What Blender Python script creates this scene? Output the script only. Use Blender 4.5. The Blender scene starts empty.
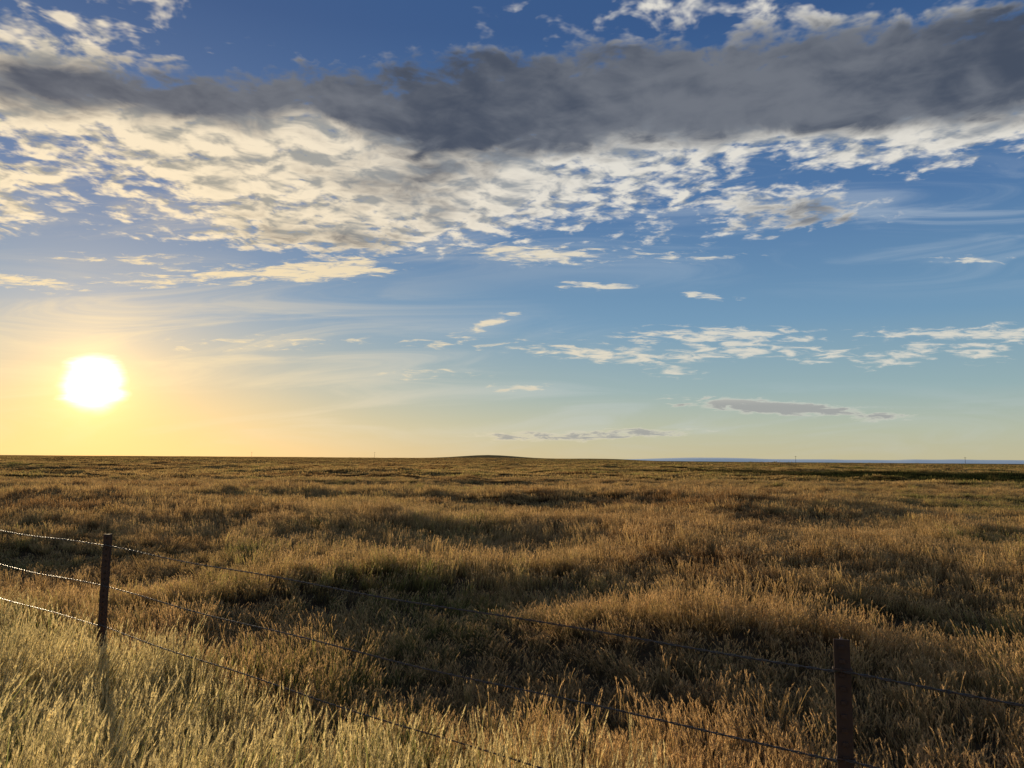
import bpy, math, random
import numpy as np
from mathutils import Vector, Matrix, Euler

random.seed(7); rng = np.random.default_rng(11)
scene = bpy.context.scene
scene.view_settings.view_transform = 'Standard'
scene.view_settings.look = 'None'
scene.view_settings.exposure = 0
R = math.radians

SUN_AZ, SUN_EL = -28.57, 4.7           # degrees, azimuth from +Y towards +X
EYE = Vector((0, 0, 0))                # eye level is z = 0, ground lies ~2 m below

def link(o):
    scene.collection.objects.link(o); return o

# ------------------------------------------------------------------ node helpers
class G:
    def __init__(s, nt): s.nt = nt; s.n = nt.nodes; s.l = nt.links
    def put(s, sock, v):
        if isinstance(v, bpy.types.NodeSocket): s.l.new(v, sock)
        elif v is not None: sock.default_value = v
    def m(s, op, a, b=None, c=None, clamp=False):
        n = s.n.new('ShaderNodeMath'); n.operation = op; n.use_clamp = clamp
        s.put(n.inputs[0], a)
        if b is not None: s.put(n.inputs[1], b)
        if c is not None: s.put(n.inputs[2], c)
        return n.outputs[0]
    def add(s, *a):
        r = a[0]
        for x in a[1:]: r = s.m('ADD', r, x)
        return r
    def sub(s, a, b): return s.m('SUBTRACT', a, b)
    def mul(s, *a):
        r = a[0]
        for x in a[1:]: r = s.m('MULTIPLY', r, x)
        return r
    def div(s, a, b): return s.m('DIVIDE', a, b)
    def mx(s, a, b): return s.m('MAXIMUM', a, b)
    def ss(s, v, lo, hi, a=0.0, b=1.0):
        n = s.n.new('ShaderNodeMapRange'); n.interpolation_type = 'SMOOTHSTEP'
        s.put(n.inputs[0], v); s.put(n.inputs[1], lo); s.put(n.inputs[2], hi)
        s.put(n.inputs[3], a); s.put(n.inputs[4], b); return n.outputs[0]
    def xyz(s, x, y, z=0.0):
        n = s.n.new('ShaderNodeCombineXYZ')
        s.put(n.inputs[0], x); s.put(n.inputs[1], y); s.put(n.inputs[2], z); return n.outputs[0]
    def sep(s, v):
        n = s.n.new('ShaderNodeSeparateXYZ'); s.put(n.inputs[0], v); return n.outputs
    def noise(s, vec, scale, detail=4, rough=.55, dist=0.0, lac=2.0, dim='3D'):
        n = s.n.new('ShaderNodeTexNoise'); n.noise_dimensions = dim; s.put(n.inputs['Vector'], vec)
        n.inputs['Scale'].default_value = scale; n.inputs['Detail'].default_value = detail
        n.inputs['Roughness'].default_value = rough; n.inputs['Distortion'].default_value = dist
        n.inputs['Lacunarity'].default_value = lac
        return n.outputs[0]
    def mix(s, f, a, b, mode='MIX'):
        n = s.n.new('ShaderNodeMix'); n.data_type = 'RGBA'; n.blend_type = mode
        s.put(n.inputs[0], f)
        for k, v in ((6, a), (7, b)):
            if isinstance(v, tuple) and len(v) == 3: v = (*v, 1)
            s.put(n.inputs[k], v)
        return n.outputs[2]
    def ramp(s, f, stops, interp='LINEAR'):
        n = s.n.new('ShaderNodeValToRGB'); cr = n.color_ramp; cr.interpolation = interp
        while len(cr.elements) < len(stops): cr.elements.new(.5)
        for e, (p, c) in zip(cr.elements, stops): e.position = p; e.color = (*c, 1)
        s.put(n.inputs[0], f); return n.outputs[0]

# ------------------------------------------------------------------ world / sky
world = bpy.data.worlds.new("World"); scene.world = world; world.use_nodes = True
try: world.cycles.sampling_method = 'NONE'
except Exception as e: print(e)
wt = world.node_tree; wt.nodes.clear(); g = G(wt)
tc = wt.nodes.new('ShaderNodeTexCoord')
D = tc.outputs['Generated']
dx, dy, dz = g.sep(D)
sky = wt.nodes.new('ShaderNodeTexSky'); sky.sky_type = 'NISHITA'; sky.sun_disc = False
sky.sun_elevation = R(SUN_EL); sky.sun_rotation = R(SUN_AZ)
sky.air_density = 1.0; sky.dust_density = 0.6; sky.ozone_density = 1.2
nishita = g.mix(1.0, sky.outputs[0], (.08, .08, .08), 'MULTIPLY')
eldeg = g.mul(g.m('ARCSINE', dz), 180 / math.pi)
grad = g.ramp(g.div(g.mx(eldeg, 0.0), 90.0), [
    (0.0, (.60, .56, .36)), (2.2/90, (.49, .55, .44)), (5/90, (.32, .47, .51)), (10/90, (.17, .34, .53)),
    (18/90, (.080, .195, .42)), (30/90, (.034, .10, .275)), (1.0, (.02, .06, .2))])
base = g.mix(.82, nishita, grad)
sv = Vector((math.sin(R(SUN_AZ))*math.cos(R(SUN_EL)), math.cos(R(SUN_AZ))*math.cos(R(SUN_EL)), math.sin(R(SUN_EL))))
dp = wt.nodes.new('ShaderNodeVectorMath'); dp.operation = 'DOT_PRODUCT'
wt.links.new(D, dp.inputs[0]); dp.inputs[1].default_value = sv
theta = g.mul(g.m('ARCCOSINE', g.m('MINIMUM', dp.outputs['Value'], 1.0)), 180/math.pi)   # degrees from sun
def expf(w): return g.m('EXPONENT', g.mul(theta, -1.0/w))
base = g.mix(g.mul(expf(12.0), g.ss(eldeg, 12, 0), .95), base, (.95, .60, .22))
# bearing tangents of the northern sky
yc = g.mx(dy, .12)
U = g.div(dx, yc); V = g.div(dz, yc)
zc = g.add(g.mx(dz, 0.0), .05)
P = g.xyz(g.div(dx, zc), g.div(dy, zc), 0.0)
wn = wt.nodes.new('ShaderNodeTexNoise'); wn.noise_dimensions = '2D'; wn.inputs['Scale'].default_value = 1.5; wn.inputs['Detail'].default_value = 2
wt.links.new(P, wn.inputs['Vector'])
wr, wg, wb = g.sep(wn.outputs['Color'])
UVw = g.xyz(g.add(U, g.mul(g.sub(wr, .5), .18)), g.add(V, g.mul(g.sub(wg, .5), .09)))
UVn = g.xyz(U, V)

def brg(X, Y):
    a = (X-512)/773; b = (384-Y)/773; k = .9952-.0976*b
    return a/k, (.0976+.9952*b)/k
def cover_sum(vec, lst):
    """sum of soft elliptical patches of cloud cover, each centred on a bearing"""
    acc = 0.0
    for e_ in lst:
        X, Y, rx, ry, amp = e_[:5]; rot = e_[5] if len(e_) > 5 else 0
        u0, v0 = brg(X, Y)
        mp = wt.nodes.new('ShaderNodeMapping'); mp.vector_type = 'TEXTURE'
        mp.inputs['Location'].default_value = (u0, v0, 0); mp.inputs['Rotation'].default_value = (0, 0, R(rot))
        mp.inputs['Scale'].default_value = (rx/740*1.75, ry/740*1.75, 1)
        wt.links.new(vec, mp.inputs['Vector'])
        gt = wt.nodes.new('ShaderNodeTexGradient'); gt.gradient_type = 'SPHERICAL'
        wt.links.new(mp.outputs[0], gt.inputs[0])
        acc = g.m('MULTIPLY_ADD', gt.outputs['Fac'], amp, acc)
    return acc
cover0 = cover_sum(UVw, [
    (30, 45, 120, 50, 1.0, 22), (250, 20, 130, 30, .15),
    (60, 150, 200, 50, .90, -10), (220, 150, 200, 50, .8, -10), (400, 180, 230, 52, .95, -8),
    (640, 115, 260, 55, .95, 0), (900, 90, 280, 55, 1.05, 4), (720, 6, 200, 22, .8),
    (790, 205, 110, 16, .6), (15, 195, 70, 22, .85), (150, 238, 150, 14, .5, -5),
    (570, 190, 170, 36, .6), (350, 238, 150, 16, .5, -6), (980, 135, 120, 26, .6, 5)])
thickm = cover_sum(UVw, [(130, 98, 260, 32, 1.0, -3), (420, 95, 270, 38, .98, -2), (690, 72, 250, 50, 1.1, 3),
               (960, 62, 230, 56, 1.25, 5), (800, 208, 70, 12, .6)])
n1 = g.noise(P, 1.2, 5, .52, .25, dim='2D')
n2 = g.noise(P, 8.5, 4, .55, .35, dim='2D')
va_ = wt.nodes.new('ShaderNodeVectorMath'); va_.operation = 'ADD'; wt.links.new(P, va_.inputs[0]); va_.inputs[1].default_value = (-.036, .066, 0)
n2b = g.noise(va_.outputs[0], 8.5, 3, .55, .35, dim='2D')
n3 = g.noise(P, 26.0, 2, .55, 0, dim='2D')
relief = g.sub(n2, n2b)
cover = g.m('MULTIPLY_ADD', thickm, .62, cover0)
tex = g.add(g.mul(g.sub(n1, .5), 1.6), g.mul(g.sub(n2, .5), 2.3), g.mul(g.sub(n3, .5), 1.0))
dens = g.add(cover, g.mul(tex, g.ss(cover, .0, .5, .25, 1.0)), -.50)
alpha = g.ss(dens, -.10, .72)
thick = g.add(g.mul(dens, .15), thickm, g.mul(g.sub(n1, .5), 1.8), g.mul(g.sub(n2, .5), .65), -.31)
dark = g.ss(thick, -.18, .72)
lit = g.mix(g.ss(theta, 5, 40), (.96, .80, .55), (.72, .71, .67))
shv = g.ss(g.add(n1, g.mul(relief, .45)), .22, .80)
shade = g.mix(shv, (.165, .18, .21), (.062, .078, .112))
litv = g.mix(g.ss(g.add(g.mul(relief, 2.2), g.mul(tex, -.12), g.mul(g.sub(n3, .5), .4)), -.50, .30), (.42, .47, .55), (1.08, 1.05, 1.0))
cloudc = g.mix(dark, g.mix(1.0, lit, litv, 'MULTIPLY'), shade)
# small detached clouds low in the sky
low = cover_sum(UVn, [(600, 355, 60, 7, 1.0, -4), (725, 333, 70, 7, 1.1, 0), (735, 350, 60, 6, 1.0, 3), (538, 254, 62, 9, 1.35, -2),
            (485, 324, 28, 5, 1.2, 20), (710, 295, 26, 3, 1.2, -6), (590, 285, 38, 4, 1.15), (755, 403, 62, 6, 1.3, -3), (800, 408, 85, 5, 1.1, -2),
            (640, 432, 55, 4, 1.35), (540, 437, 60, 4, 1.3), (920, 330, 50, 5, .9), (900, 355, 34, 8, .9, 14), (1010, 330, 36, 8, 1.0),
            (240, 276, 120, 9, 1.1, 4), (335, 272, 40, 11, 1.0, 5), (15, 284, 50, 7, 1.1, -8), (825, 355, 34, 6, .9), (680, 371, 26, 5, 1.0),
            (980, 350, 24, 6, .9), (250, 345, 110, 7, .6, 2), (880, 414, 26, 4, .9), (650, 343, 130, 16, .35), (960, 343, 100, 18, .35),
            (690, 255, 60, 6, .7), (450, 345, 60, 5, .6), (120, 262, 70, 6, .8), (430, 375, 50, 5, .65), (520, 388, 40, 4, .8), (970, 257, 40, 4, .9)])
PS = g.xyz(g.mul(U, 17.0), g.mul(V, 100.0), 0.0)
ns = g.noise(PS, 1.6, 5, .62, .3, dim='2D')
ld = g.add(low, g.mul(g.sub(ns, .5), 2.9), -.42)
la = g.mul(g.ss(ld, 0.0, .85), g.ss(low, .05, .3), .9)
lowdark = g.mul(g.ss(V, .10, .07), g.ss(ld, .25, .85), .75)
lowc = g.mix(lowdark, g.mix(g.ss(theta, 5, 50), (.95, .76, .46), (.72, .69, .60)), (.23, .25, .27))
# thin cirrus veil
PC = g.xyz(g.mul(g.add(U, g.mul(V, .6)), 3.0), g.mul(g.sub(V, g.mul(U, .06)), 24.0), 0.0)
nc = g.noise(PC, 1.0, 6, .6, .9, dim='2D')
veilm = cover_sum(UVn, [(130, 345, 330, 55, 1.1, -3), (900, 215, 260, 50, .7, 0), (500, 420, 600, 26, .6, 0), (300, 235, 260, 26, .6, -5)])
va = g.mul(g.ss(nc, .40, .75), veilm, .62)
veilc = g.mix(g.ss(theta, 4, 42), (.95, .76, .46), (.58, .64, .68))
col = g.mix(va, base, veilc)
col = g.mix(la, col, lowc)
col = g.mix(g.mul(alpha, .96), col, cloudc)
# aureole + blown-out solar disc
def scaled(c, f):
    n = wt.nodes.new('ShaderNodeVectorMath'); n.operation = 'SCALE'
    n.inputs[0].default_value = c; g.put(n.inputs['Scale'], f); return n.outputs[0]
def vadd(a, b):
    n = wt.nodes.new('ShaderNodeVectorMath'); n.operation = 'ADD'; wt.links.new(a, n.inputs[0]); wt.links.new(b, n.inputs[1]); return n.outputs[0]
col = vadd(col, scaled((.32, .18, .03), expf(7.0)))
col = vadd(col, scaled((1.0, .64, .22), expf(1.7)))
col = vadd(col, scaled((3.0, 2.6, 2.0), g.ss(g.add(theta, g.mul(g.sub(nc, .5), 1.8)), 2.2, .2)))
bg = wt.nodes.new('ShaderNodeBackground'); wt.links.new(col, bg.inputs[0]); bg.inputs[1].default_value = 1.0
bg2 = wt.nodes.new('ShaderNodeBackground'); wt.links.new(g.mix(.18, base, (.45, .42, .38)), bg2.inputs[0])   # hazy, cloudless part of the sky
ms = wt.nodes.new('ShaderNodeMixShader'); wt.links.new(g.mul(g.ss(dy, .10, .22), g.m('GREATER_THAN', dz, -.01)), ms.inputs[0])
wt.links.new(bg2.outputs[0], ms.inputs[1]); wt.links.new(bg.outputs[0], ms.inputs[2])
wo = wt.nodes.new('ShaderNodeOutputWorld'); wt.links.new(ms.outputs[0], wo.inputs[0])

sl = bpy.data.lights.new('sun', 'SUN'); sl.energy = 5.0; sl.angle = R(.5); sl.color = (1, .79, .50)
so = link(bpy.data.objects.new('sun', sl)); so.rotation_euler = sv.to_track_quat('Z', 'Y').to_euler()

# ------------------------------------------------------------------ terrain height
perm = rng.random((256, 256))
def vnoise(x, y):
    xi = np.floor(x).astype(int); yi = np.floor(y).astype(int); fx = x-xi; fy = y-yi
    fx = fx*fx*(3-2*fx); fy = fy*fy*(3-2*fy)
    a = perm[xi & 255, yi & 255]; b = perm[(xi+1) & 255, yi & 255]
    c = perm[xi & 255, (yi+1) & 255]; d = perm[(xi+1) & 255, (yi+1) & 255]
    return (a*(1-fx)+b*fx)*(1-fy)+(c*(1-fx)+d*fx)*fy - .5
def sstep(v, a, b):
    t = np.clip((v-a)/(b-a), 0, 1); return t*t*(3-2*t)
FA = np.array([-3.785, 7.35]); FB = np.array([1.35, 3.24]); FD = (FB-FA); FL = np.linalg.norm(FD); FD = FD/FL
FN = np.array([-FD[1], FD[0]])                       # points away from the camera (field side)
def fence_side(x, y): return (x-FA[0])*FN[0]+(y-FA[1])*FN[1]
def H(x, y):
    r = np.hypot(x, y); az = np.degrees(np.arctan2(x, y))
    s = fence_side(x, y)
    z = -2.10 - .32*np.exp(-((s-2.2)/2.0)**2) + .42*sstep(s, -.2, -3.2)
    z = z + .44*vnoise(x/4.6, y/4.6)*sstep(s, -.3, 3) + .16*vnoise(x/1.7+9, y/1.7)
    # low swells up-sun of the ditch: their shade falls back over the near grass
    z = z + .30*np.exp(-(((x+2.6)*.88+(y-13.0)*.48)/3.4)**2-((-(x+2.6)*.48+(y-13.0)*.88)/1.3)**2)
    z = z + .30*np.exp(-(((x-2.2)*.95+(y-9.2)*.2)/2.3)**2-((y-9.2)/.9)**2)
    a = (x-75)*.56-(y-88)*.83; b = (x-75)*.83+(y-88)*.56
    e = np.exp(-(a/85)**4); calm = 1-.97*np.exp(-(a/110)**4)*np.exp(-((b+22)/50)**4)
    z = z + (.62*vnoise(x/24+3, y/18+7)*sstep(r, 10, 35) + 1.2*vnoise(x/90+5, y/55+2)*sstep(r, 40, 130))*calm
    z = z + .28*vnoise(x/9+33, y/7+27)*sstep(r, 12, 30)*(.25+.75*calm)
    z = z + 3.0*vnoise(x/420+1, y/300+4)*sstep(r, 200, 700)
    # rising green flat on the right
    z = z + .50*e*np.exp(-((b-6)/22)**2)
    # far swell that makes the skyline
    sk = sstep(r, 600, 1500)
    z = z*(1-.7*sk) + sk*(2.5*(1-sstep(az, 2, 14)) - 5.5*sstep(az, 6, 20))
    z = z + 6.5*np.exp(-((x+42)/75)**2 - ((y-1500)/250)**2) + 2.2*np.exp(-((x-190)/90)**2 - ((y-1600)/250)**2)
    return z

def new_mesh(name, V_, F_, mat=None, smooth=False, cols=None):
    me = bpy.data.meshes.new(name)
    V_ = np.asarray(V_, dtype=np.float32); F_ = list(F_)
    me.from_pydata(V_.tolist(), [], F_)
    if mat: me.materials.append(mat)
    if smooth: me.shade_smooth()
    me.update(); return me

# ------------------------------------------------------------------ materials
def new_mat(name):
    m = bpy.data.materials.new(name); m.use_nodes = True; m.node_tree.nodes.clear(); return m, G(m.node_tree)
def finish(g_, sh):
    o = g_.n.new('ShaderNodeOutputMaterial'); g_.l.new(sh, o.inputs[0])

def field_tint(g_, pos):
    """large scale species / moisture patches and a shade-darkened strip of the field (shared by soil and grass)"""
    x, y, z = g_.sep(pos)
    a = g_.noise(pos, .05, 3, .65, 0, dim='2D'); b = g_.noise(pos, .45, 2, .6, 0, dim='2D')
    t = g_.add(g_.mul(g_.sub(a, .5), 2.2), g_.mul(g_.sub(b, .5), 1.7))
    t = g_.add(t, g_.ss(x, -20, 40, -.09, .16))
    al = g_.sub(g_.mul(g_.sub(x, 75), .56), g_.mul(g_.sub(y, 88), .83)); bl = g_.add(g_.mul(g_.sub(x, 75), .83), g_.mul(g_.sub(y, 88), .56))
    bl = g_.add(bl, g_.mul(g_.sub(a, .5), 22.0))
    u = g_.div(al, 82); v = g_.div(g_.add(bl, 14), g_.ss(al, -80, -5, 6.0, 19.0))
    sw = g_.m('EXPONENT', g_.mul(g_.add(g_.mul(u, u, u, u), g_.mul(v, v, v, v)), -1.0))  # mask of the dark green strip, whose colour also carries its shade
    return t, sw

def grass_mat(name, straw, red, green, base, head, roadside=False):
    m, q = new_mat(name)
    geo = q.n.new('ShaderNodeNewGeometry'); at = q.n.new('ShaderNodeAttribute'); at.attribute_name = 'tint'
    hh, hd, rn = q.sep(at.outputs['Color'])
    t, sw = field_tint(q, geo.outputs['Position'])
    t = q.add(t, q.mul(q.sub(rn, .5), .7))
    c = q.mix(q.ss(t, .02, -.6), straw, red)
    c = q.mix(q.ss(t, .08, .7), c, green)
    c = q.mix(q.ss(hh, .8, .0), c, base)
    c = q.mix(q.mul(hd, .85), c, head)
    if not roadside: c = q.mix(q.mul(sw, .96), c, (.018, .028, .011))  # dark green grass of the strip, with shade painted in
    v = q.ss(rn, 0, 1, .5, 1.45)
    c = q.mix(1.0, c, q.xyz(v, v, v), 'MULTIPLY')
    df = q.n.new('ShaderNodeBsdfDiffuse'); tr = q.n.new('ShaderNodeBsdfTranslucent')
    q.l.new(c, df.inputs[0]); q.l.new(c, tr.inputs[0])
    mx = q.n.new('ShaderNodeMixShader'); mx.inputs[0].default_value = .5
    q.l.new(df.outputs[0], mx.inputs[1]); q.l.new(tr.outputs[0], mx.inputs[2])
    finish(q, mx.outputs[0]); return m
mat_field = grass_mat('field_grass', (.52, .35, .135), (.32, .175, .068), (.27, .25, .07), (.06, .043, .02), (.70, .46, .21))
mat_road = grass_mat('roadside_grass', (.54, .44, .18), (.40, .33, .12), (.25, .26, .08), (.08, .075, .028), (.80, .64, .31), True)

m, q = new_mat('prairie_soil')
geo = q.n.new('ShaderNodeNewGeometry'); t, sw = field_tint(q, geo.outputs['Position'])
x, y, z = q.sep(geo.outputs['Position'])
rr = q.m('SQRT', q.add(q.mul(x, x), q.mul(y, y)))
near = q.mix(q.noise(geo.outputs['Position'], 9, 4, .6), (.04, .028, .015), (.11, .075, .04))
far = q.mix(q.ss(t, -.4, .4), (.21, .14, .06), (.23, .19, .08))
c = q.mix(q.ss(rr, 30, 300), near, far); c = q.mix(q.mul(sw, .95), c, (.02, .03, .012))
b = q.n.new('ShaderNodeBsdfDiffuse'); q.l.new(c, b.inputs[0]); finish(q, b.outputs[0]); mat_soil = m

# ------------------------------------------------------------------ ground sheet
nt_, nr_ = 420, 260
rs = np.concatenate([[0.3], np.geomspace(.6, 13000, nr_-1)])
th = np.linspace(0, 2*np.pi, nt_, endpoint=False)
RR, TT = np.meshgrid(rs, th, indexing='ij')
gx = RR*np.sin(TT); gy = RR*np.cos(TT); gz = H(gx, gy)
verts = np.stack([gx.ravel(), gy.ravel(), gz.ravel()], 1)
faces = []
for i in range(nr_-1):
    for j in range(nt_):
        k = (j+1) % nt_
        faces.append((i*nt_+j, i*nt_+k, (i+1)*nt_+k, (i+1)*nt_+j)[::-1])
faces.append(tuple(range(nt_))[::-1])
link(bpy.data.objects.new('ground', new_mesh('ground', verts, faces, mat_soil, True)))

# distant hills
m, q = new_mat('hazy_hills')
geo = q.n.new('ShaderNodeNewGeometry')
c = q.mix(q.noise(geo.outputs['Position'], .002, 3), (.42, .50, .58), (.54, .60, .64))  # bluish distance haze put into the hill colour
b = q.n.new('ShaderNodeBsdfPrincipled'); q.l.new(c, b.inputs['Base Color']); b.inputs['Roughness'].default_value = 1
b.inputs['Emission Color'].default_value = (.50, .72, .85, 1); b.inputs['Emission Strength'].default_value = .12   # faint glow standing in for air-light over the distance
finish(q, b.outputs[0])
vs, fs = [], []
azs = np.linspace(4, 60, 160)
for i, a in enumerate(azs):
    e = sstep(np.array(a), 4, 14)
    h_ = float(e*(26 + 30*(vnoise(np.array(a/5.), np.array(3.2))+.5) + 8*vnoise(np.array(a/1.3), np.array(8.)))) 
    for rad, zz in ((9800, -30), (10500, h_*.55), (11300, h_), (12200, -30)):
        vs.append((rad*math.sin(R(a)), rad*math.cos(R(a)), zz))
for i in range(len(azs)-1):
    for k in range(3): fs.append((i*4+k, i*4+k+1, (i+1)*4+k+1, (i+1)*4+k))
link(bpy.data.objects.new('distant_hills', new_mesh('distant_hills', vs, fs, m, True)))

# ------------------------------------------------------------------ grass patches (vectorised blades)
def build_patch(name, mat, radius, dens, nstem, nleaf, hs, hl, wst, wl, headL, headW, headN, seg=3, clump=.10, hvary=.45):
    """disc of turf made of clumps; each clump has its own height and lean"""
    area = math.pi*radius*radius; nc_ = int(area*dens)
    r = radius*np.sqrt(rng.random(nc_)); a = rng.uniform(0, 2*np.pi, nc_)
    cx, cy = r*np.cos(a), r*np.sin(a)
    ch = np.clip(rng.lognormal(-.05, hvary*.55, nc_), .45, 1.6)*(1+.35*vnoise(cx/.45+rng.random()*90, cy/.45))
    lean = rng.normal(0, .09, (nc_, 2)) + np.array([.05, -.03])
    crn = rng.random(nc_)
    V_, F_, C_ = [], [], []; off = 0
    def ribbons(n_per, hr, w, sp0, bend0, bend1, taper, heads):
        nonlocal off
        n = nc_*n_per; ci = np.repeat(np.arange(nc_), n_per)
        rr_ = clump*np.sqrt(rng.random(n))*(.6+.6*ch[ci]); aa = rng.uniform(0, 2*np.pi, n)
        pos = np.stack([cx[ci]+rr_*np.cos(aa), cy[ci]+rr_*np.sin(aa), np.full(n, -.03)], 1)
        L_ = rng.uniform(hr[0], hr[1], n)*ch[ci]
        a2 = rng.uniform(0, 2*np.pi, n); sp = sp0*rng.random(n)
        d = np.stack([np.cos(a2)*sp+lean[ci, 0], np.sin(a2)*sp+lean[ci, 1], np.ones(n)], 1)
        d /= np.linalg.norm(d, axis=1, keepdims=True)
        bd = np.stack([d[:, 0], d[:, 1], 0*sp], 1); bd /= (np.linalg.norm(bd, axis=1, keepdims=True)+1e-6)
        bend = rng.uniform(bend0, bend1, n)[:, None]
        fa = rng.uniform(0, np.pi, n); side = np.stack([np.cos(fa), np.sin(fa), 0*fa], 1)*(w*rng.uniform(.6, 1.3, n)*.5)[:, None]
        rn = np.clip(.5*crn[ci]+.5*rng.random(n), 0, 1)
        pts = []
        for k in range(seg+1):
            tt = k/seg; ww = (1-.85*tt) if taper else 1.0
            pts += [pos-side*ww, pos+side*ww]
            c_ = np.stack([np.full(n, tt), np.zeros(n), rn, np.ones(n)], 1); C_.extend([c_, c_])
            if k < seg:
                pos = pos+d*(L_/seg)[:, None]
                d = d+bd*bend/seg-np.array([0, 0, 1.])*np.abs(bend)*.35*tt; d /= np.linalg.norm(d, axis=1, keepdims=True)
        m_ = 2*(seg+1)
        V_.extend(pts)
        idx = np.arange(n)
        for k in range(seg):
            F_.append(np.stack([off+(2*k)*n+idx, off+(2*k+1)*n+idx, off+(2*k+3)*n+idx, off+(2*k+2)*n+idx], 1))
        off += m_*n
        if heads:
            hl_ = headL*rng.uniform(.7, 1.3, n)[:, None]; b0 = pos-d*hl_*.3
            for k in range(headN):
                tt = k/headN; b_ = b0+d*hl_*tt
                a3 = rng.uniform(0, 2*np.pi, n); o = np.stack([np.cos(a3), np.sin(a3), 0*a3], 1)
                tip = b_+o*headW*math.sin(math.pi*(tt*.8+.15))+d*hl_*.3
                sd = np.stack([-o[:, 1], o[:, 0], 0*a3], 1)*headW*.28
                V_.extend([b_-sd, b_+sd, tip])
                c_ = np.stack([np.ones(n), np.ones(n), rn, np.ones(n)], 1); C_.extend([c_]*3)
                F_.append(np.stack([off+idx, off+n+idx, off+2*n+idx, off+2*n+idx], 1)); off += 3*n
    ribbons(nleaf, hl, wl, .55, .1, 1.1, True, False)
    if nstem: ribbons(nstem, hs, wst, .20, 0, .35, False, headN > 0)
    V__ = np.concatenate(V_); C__ = np.concatenate(C_); F__ = np.concatenate(F_)
    me = bpy.data.meshes.new(name)
    tri = F__[:, 2] == F__[:, 3]
    q4 = F__[~tri]; t3 = F__[tri][:, :3]
    me.vertices.add(len(V__)); me.vertices.foreach_set('co', V__.astype(np.float32).ravel())
    nl = q4.size+t3.size; me.loops.add(nl)
    me.loops.foreach_set('vertex_index', np.concatenate([q4.ravel(), t3.ravel()]).astype(np.int32))
    me.polygons.add(len(q4)+len(t3))
    st = np.concatenate([np.arange(len(q4))*4, q4.size+np.arange(len(t3))*3]).astype(np.int32)
    me.polygons.foreach_set('loop_start', st)
    me.update(calc_edges=True)
    ca = me.color_attributes.new('tint', 'FLOAT_COLOR', 'POINT'); ca.data.foreach_set('color', C__.astype(np.float32).ravel())
    me.materials.append(mat)
    return me

def protos(name, n, **kw):
    c = bpy.data.collections.new(name); tot = 0
    for i in range(n):
        me = build_patch(f'{name}_patch_{i}', **kw); tot += len(me.polygons)
        c.objects.link(bpy.data.objects.new(me.name, me))
    print(name, 'polys', tot); return c

def scatter_points(r0, r1, spacing, half=56, side=0):
    """jittered hexagonal lattice clipped to a sector"""
    nx = int(2*r1/spacing)+2; xs = -r1+np.arange(nx)*spacing
    ys = np.arange(-.3*r1 if r1 < 16 else 0, r1, spacing*.866)
    X, Y = np.meshgrid(xs, ys); X = X+(np.arange(len(ys)) % 2)[:, None]*spacing*.5
    X = X.ravel()+rng.uniform(-.2, .2, X.size)*spacing; Y = Y.ravel()+rng.uniform(-.2, .2, Y.size)*spacing
    r = np.hypot(X, Y); az = np.degrees(np.arctan2(X, Y))
    k = (r > r0) & (r < r1) & (np.abs(az) < half)
    if side:
        s = fence_side(X, Y)+.5*vnoise(X*.9, Y*.9)
        k &= (s > .30) if side > 0 else (s < .35)
    return X[k], Y[k]

def gn_scatter(name, coll, X, Y, smin, smax, nproto, hfun=None):
    n = X.size; Z = H(X, Y); e = .4
    nx_ = -(H(X+e, Y)-H(X-e, Y))/(2*e); ny_ = -(H(X, Y+e)-H(X, Y-e))/(2*e)
    me = bpy.data.meshes.new(name); me.vertices.add(n)
    me.vertices.foreach_set('co', np.stack([X, Y, Z], 1).astype(np.float32).ravel())
    rot = np.zeros((n, 3)); yaw_ = rng.uniform(0, 2*np.pi, n)
    for i in range(n):
        q_ = Vector((nx_[i], ny_[i], 1)).to_track_quat('Z', 'Y').to_matrix() @ Matrix.Rotation(yaw_[i], 3, 'Z')
        rot[i] = q_.to_euler()
    s = rng.uniform(smin, smax, n); hz = hfun(X, Y) if hfun is not None else np.ones(n)
    sc = np.stack([s, s, s*hz], 1)
    a = me.attributes.new('rot', 'FLOAT_VECTOR', 'POINT'); a.data.foreach_set('vector', rot.astype(np.float32).ravel())
    a = me.attributes.new('scl', 'FLOAT_VECTOR', 'POINT'); a.data.foreach_set('vector', sc.astype(np.float32).ravel())
    a = me.attributes.new('idx', 'INT', 'POINT'); a.data.foreach_set('value', rng.integers(0, nproto, n).astype(np.int32))
    ob = link(bpy.data.objects.new(name, me))
    nt = bpy.data.node_groups.new(name+'_scatter', 'GeometryNodeTree')
    nt.interface.new_socket('Geometry', in_out='INPUT', socket_type='NodeSocketGeometry')
    nt.interface.new_socket('Geometry', in_out='OUTPUT', socket_type='NodeSocketGeometry')
    gi = nt.nodes.new('NodeGroupInput'); go = nt.nodes.new('NodeGroupOutput')
    ci = nt.nodes.new('GeometryNodeCollectionInfo'); ci.inputs['Collection'].default_value = coll
    ci.inputs['Separate Children'].default_value = True; ci.inputs['Reset Children'].default_value = True
    ip = nt.nodes.new('GeometryNodeInstanceOnPoints'); ip.inputs['Pick Instance'].default_value = True
    def na(nm, ty):
        x_ = nt.nodes.new('GeometryNodeInputNamedAttribute'); x_.data_type = ty; x_.inputs['Name'].default_value = nm; return x_.outputs['Attribute']
    L = nt.links.new
    L(gi.outputs[0], ip.inputs['Points']); L(ci.outputs[0], ip.inputs['Instance'])
    L(na('rot', 'FLOAT_VECTOR'), ip.inputs['Rotation']); L(na('scl', 'FLOAT_VECTOR'), ip.inputs['Scale']); L(na('idx', 'INT'), ip.inputs['Instance Index'])
    L(ip.outputs[0], go.inputs[0])
    md = ob.modifiers.new('scatter', 'NODES'); md.node_group = nt
    print(name, n); return ob

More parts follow.
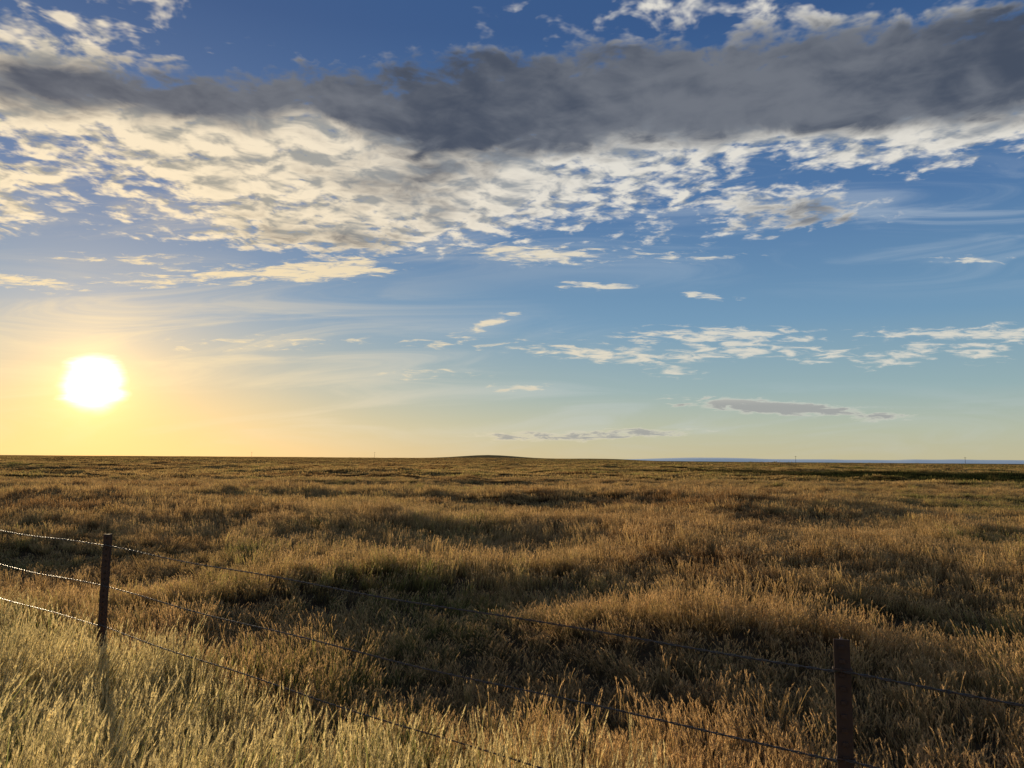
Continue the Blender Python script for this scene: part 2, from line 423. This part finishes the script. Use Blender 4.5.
def hvar(X, Y):
    return np.clip(.88 + .5*vnoise(X/2.6+4, Y/2.6) + .5*vnoise(X/7.+1, Y/5.) + .4*vnoise(X/30., Y/22.), .4, 1.5)

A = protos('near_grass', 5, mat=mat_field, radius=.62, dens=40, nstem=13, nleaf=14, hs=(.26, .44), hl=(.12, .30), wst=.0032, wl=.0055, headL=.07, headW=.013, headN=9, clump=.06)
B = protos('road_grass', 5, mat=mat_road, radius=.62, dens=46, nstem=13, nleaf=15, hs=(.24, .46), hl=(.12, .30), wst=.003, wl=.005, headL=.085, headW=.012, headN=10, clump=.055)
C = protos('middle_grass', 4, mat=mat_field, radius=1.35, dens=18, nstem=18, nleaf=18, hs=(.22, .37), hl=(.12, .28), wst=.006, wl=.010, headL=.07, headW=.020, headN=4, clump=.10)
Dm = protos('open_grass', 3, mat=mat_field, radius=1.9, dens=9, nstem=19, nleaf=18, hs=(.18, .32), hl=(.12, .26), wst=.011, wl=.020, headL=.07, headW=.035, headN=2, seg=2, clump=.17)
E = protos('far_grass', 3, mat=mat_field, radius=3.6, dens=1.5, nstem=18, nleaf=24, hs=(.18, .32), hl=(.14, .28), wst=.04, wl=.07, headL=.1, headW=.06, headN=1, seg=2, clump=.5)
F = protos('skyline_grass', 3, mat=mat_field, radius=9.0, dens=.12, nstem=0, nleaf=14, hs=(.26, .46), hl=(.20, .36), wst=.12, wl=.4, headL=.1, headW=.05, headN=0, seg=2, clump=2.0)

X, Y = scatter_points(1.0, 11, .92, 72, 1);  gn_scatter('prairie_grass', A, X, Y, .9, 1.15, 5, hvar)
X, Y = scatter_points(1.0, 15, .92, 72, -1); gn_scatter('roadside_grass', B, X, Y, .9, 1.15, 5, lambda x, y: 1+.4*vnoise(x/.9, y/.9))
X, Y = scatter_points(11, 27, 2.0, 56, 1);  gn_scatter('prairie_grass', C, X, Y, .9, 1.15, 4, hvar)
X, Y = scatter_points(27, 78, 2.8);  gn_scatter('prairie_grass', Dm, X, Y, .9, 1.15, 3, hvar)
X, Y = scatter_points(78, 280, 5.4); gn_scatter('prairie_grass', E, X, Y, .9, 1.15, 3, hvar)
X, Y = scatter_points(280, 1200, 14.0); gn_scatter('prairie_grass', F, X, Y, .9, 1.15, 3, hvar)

# ------------------------------------------------------------------ fence
m, q = new_mat('rusty_steel')
geo = q.n.new('ShaderNodeNewGeometry')
c = q.mix(q.noise(geo.outputs['Position'], 30, 6, .65), (.030, .016, .011), (.11, .052, .028))
b = q.n.new('ShaderNodeBsdfPrincipled'); q.l.new(c, b.inputs['Base Color']); b.inputs['Roughness'].default_value = .75; b.inputs['Metallic'].default_value = .2
finish(q, b.outputs[0]); mat_rust = m
m, q = new_mat('galvanised_wire')
b = q.n.new('ShaderNodeBsdfPrincipled'); b.inputs['Base Color'].default_value = (.10, .08, .065, 1); b.inputs['Roughness'].default_value = .42; b.inputs['Metallic'].default_value = .65
finish(q, b.outputs[0]); mat_wire = m

fence = link(bpy.data.objects.new('barbed_wire_fence', None))
def child(name, me, parent=fence):
    o = link(bpy.data.objects.new(name, me)); o.parent = parent; return o
def box(vs, fs, c0, c1):
    i = len(vs)
    vs += [(x_, y_, z_) for z_ in (c0[2], c1[2]) for x_, y_ in ((c0[0], c0[1]), (c1[0], c0[1]), (c1[0], c1[1]), (c0[0], c1[1]))]
    fs += [(i, i+3, i+2, i+1), (i+4, i+5, i+6, i+7)]+[(i+k, i+(k+1) % 4, i+4+(k+1) % 4, i+4+k) for k in range(4)]
def post(name, xy, ztop, lean, yaw, wid):
    vs, fs = [], []; Lp = 1.75; w = wid/2
    prof = [(-w, -.006), (w, -.006), (w, .004), (.006, .007), (.005, wid*.75), (-.005, wid*.75), (-.006, .007), (-w, .004)]
    n = 22; k = len(prof)
    for i in range(n+1):
        zz = -Lp+Lp*i/n; j = rng.normal(0, .0012, 2)
        vs += [(a+j[0], b_+j[1], zz) for a, b_ in prof]
    for i in range(n):
        for a in range(k): fs.append((i*k+a, i*k+(a+1) % k, (i+1)*k+(a+1) % k, (i+1)*k+a))
    fs.append(tuple(range(n*k, n*k+k))); fs.append(tuple(range(k))[::-1])
    z_ = -.03
    while z_ > -1.3:
        box(vs, fs, (-.011, -.017, z_-.008), (.011, -.0065, z_+.008)); z_ -= .054
    for zw in (-.115, -.465, -.835):      # wire clips wrapped round the flange
        box(vs, fs, (-w-.006, -.026, zw-.003), (w+.006, -.0185, zw+.003))
        for sx in (-1, 1): box(vs, fs, (sx*(w+.003)-.003, -.0184, zw-.003), (sx*(w+.003)+.003, .012, zw+.003))
    me = new_mesh(name, vs, fs, mat_rust)
    o = child(name, me); o.location = (xy[0], xy[1], ztop); o.rotation_euler = (R(lean[1]), R(lean[0]), yaw)
    bv = o.modifiers.new('b', 'BEVEL'); bv.width = .0015; bv.segments = 1
    return o
yaw = math.atan2(FD[1], FD[0])
tops = {-1: -.74, 0: -.72, 1: -.72, 2: -.70}
for t_ in (-1, 0, 1, 2):
    p = FA+FD*FL*t_
    post(f'post_{t_+2}', p, tops[t_], (.5 if t_ == 0 else -.4, 0), yaw*.5, .078 if t_ == 0 else .062)
def wire(name, zs, sag, r=.0033):
    cu = bpy.data.curves.new(name, 'CURVE'); cu.dimensions = '3D'; cu.bevel_depth = r*.8; cu.bevel_resolution = 1
    bv, bf = [], []
    off = -FN*.020
    for st in (0, 1):
        pts = []
        for k in range(-1, 2):
            n = 260
            for i in range(n+(k == 1)):
                t_ = i/n; p = FA+FD*FL*(k+t_)+off
                z0 = zs[k+1]*(1-t_)+zs[k+2]*t_-sag*4*t_*(1-t_)+.006*math.sin(t_*17+k*2+sag*900)
                ph = (k+t_)*FL/.07*math.pi+st*math.pi
                pts.append((p[0]+FN[0]*r*math.cos(ph), p[1]+FN[1]*r*math.cos(ph), z0+r*math.sin(ph)))
                if st == 0 and i % 5 == 0:
                    for s_ in range(4):
                        a_ = random.uniform(0, math.tau); dv = Vector((FD[0]*.3*random.uniform(-1, 1)+FN[0]*math.cos(a_), FD[1]*.3*random.uniform(-1, 1)+FN[1]*math.cos(a_), math.sin(a_)))*.019
                        c_ = Vector((p[0]+FD[0]*.003*s_, p[1]+FD[1]*.003*s_, z0)); e1 = Vector((FD[0], FD[1], 0))*.002; e2 = dv.cross(e1).normalized()*.002
                        i0 = len(bv); bv += [tuple(c_+e1), tuple(c_-e1*.5+e2), tuple(c_-e1*.5-e2), tuple(c_+dv)]
                        bf += [(i0, i0+1, i0+3), (i0+1, i0+2, i0+3), (i0+2, i0, i0+3)]
        sp = cu.splines.new('POLY'); sp.points.add(len(pts)-1)
        sp.points.foreach_set('co', [c_ for p_ in pts for c_ in (*p_, 1)])
    cu.materials.append(mat_wire); child(name, cu)
    child(name+'_barbs', new_mesh(name+'_barbs', bv, bf, mat_wire))
wire('top_wire', [-.83, -.822, -.842, -.84], .022)
wire('middle_wire', [-1.19, -1.19, -1.19, -1.19], .035)
wire('bottom_wire', [-1.56, -1.55, -1.57, -1.56], .03)

# ------------------------------------------------------------------ far utility poles
m, q = new_mat('pole_wood'); b = q.n.new('ShaderNodeBsdfDiffuse'); b.inputs[0].default_value = (.10, .07, .05, 1); finish(q, b.outputs[0])
def pole(azd, dist, h_):
    x_, y_ = dist*math.sin(R(azd)), dist*math.cos(R(azd)); z0 = float(H(np.array(x_), np.array(y_)))
    vs, fs = [], []; k = 8
    for zz, r_ in ((-1, .2), (h_, .13)):
        vs += [(r_*math.cos(a*math.tau/k), r_*math.sin(a*math.tau/k), zz) for a in range(k)]
    fs += [(a, (a+1) % k, k+(a+1) % k, k+a) for a in range(k)]+[tuple(range(k, 2*k))]
    box(vs, fs, (-1.2, -.25, h_-1.0), (1.2, -.14, h_-.82))
    for xx in (-1.1, -.5, .5, 1.1): box(vs, fs, (xx-.05, -.24, h_-.817), (xx+.05, -.15, h_-.6))
    o = link(bpy.data.objects.new('utility_pole', new_mesh('utility_pole', vs, fs, m))); o.location = (x_, y_, z0)
pole(-10.0, 1250, 9); pole(20.1, 900, 9); pole(30.3, 900, 8.5); pole(-18.5, 1500, 9)

# ------------------------------------------------------------------ camera
cam = bpy.data.cameras.new('camera'); cam.sensor_width = 36; cam.lens = 36*773/1024; cam.clip_end = 60000; cam.clip_start = .05
co = link(bpy.data.objects.new('camera', cam)); co.location = EYE
co.rotation_euler = (Matrix.Rotation(R(90+5.6), 3, 'X') @ Matrix.Rotation(R(.4), 3, 'Z')).to_euler()
scene.camera = co
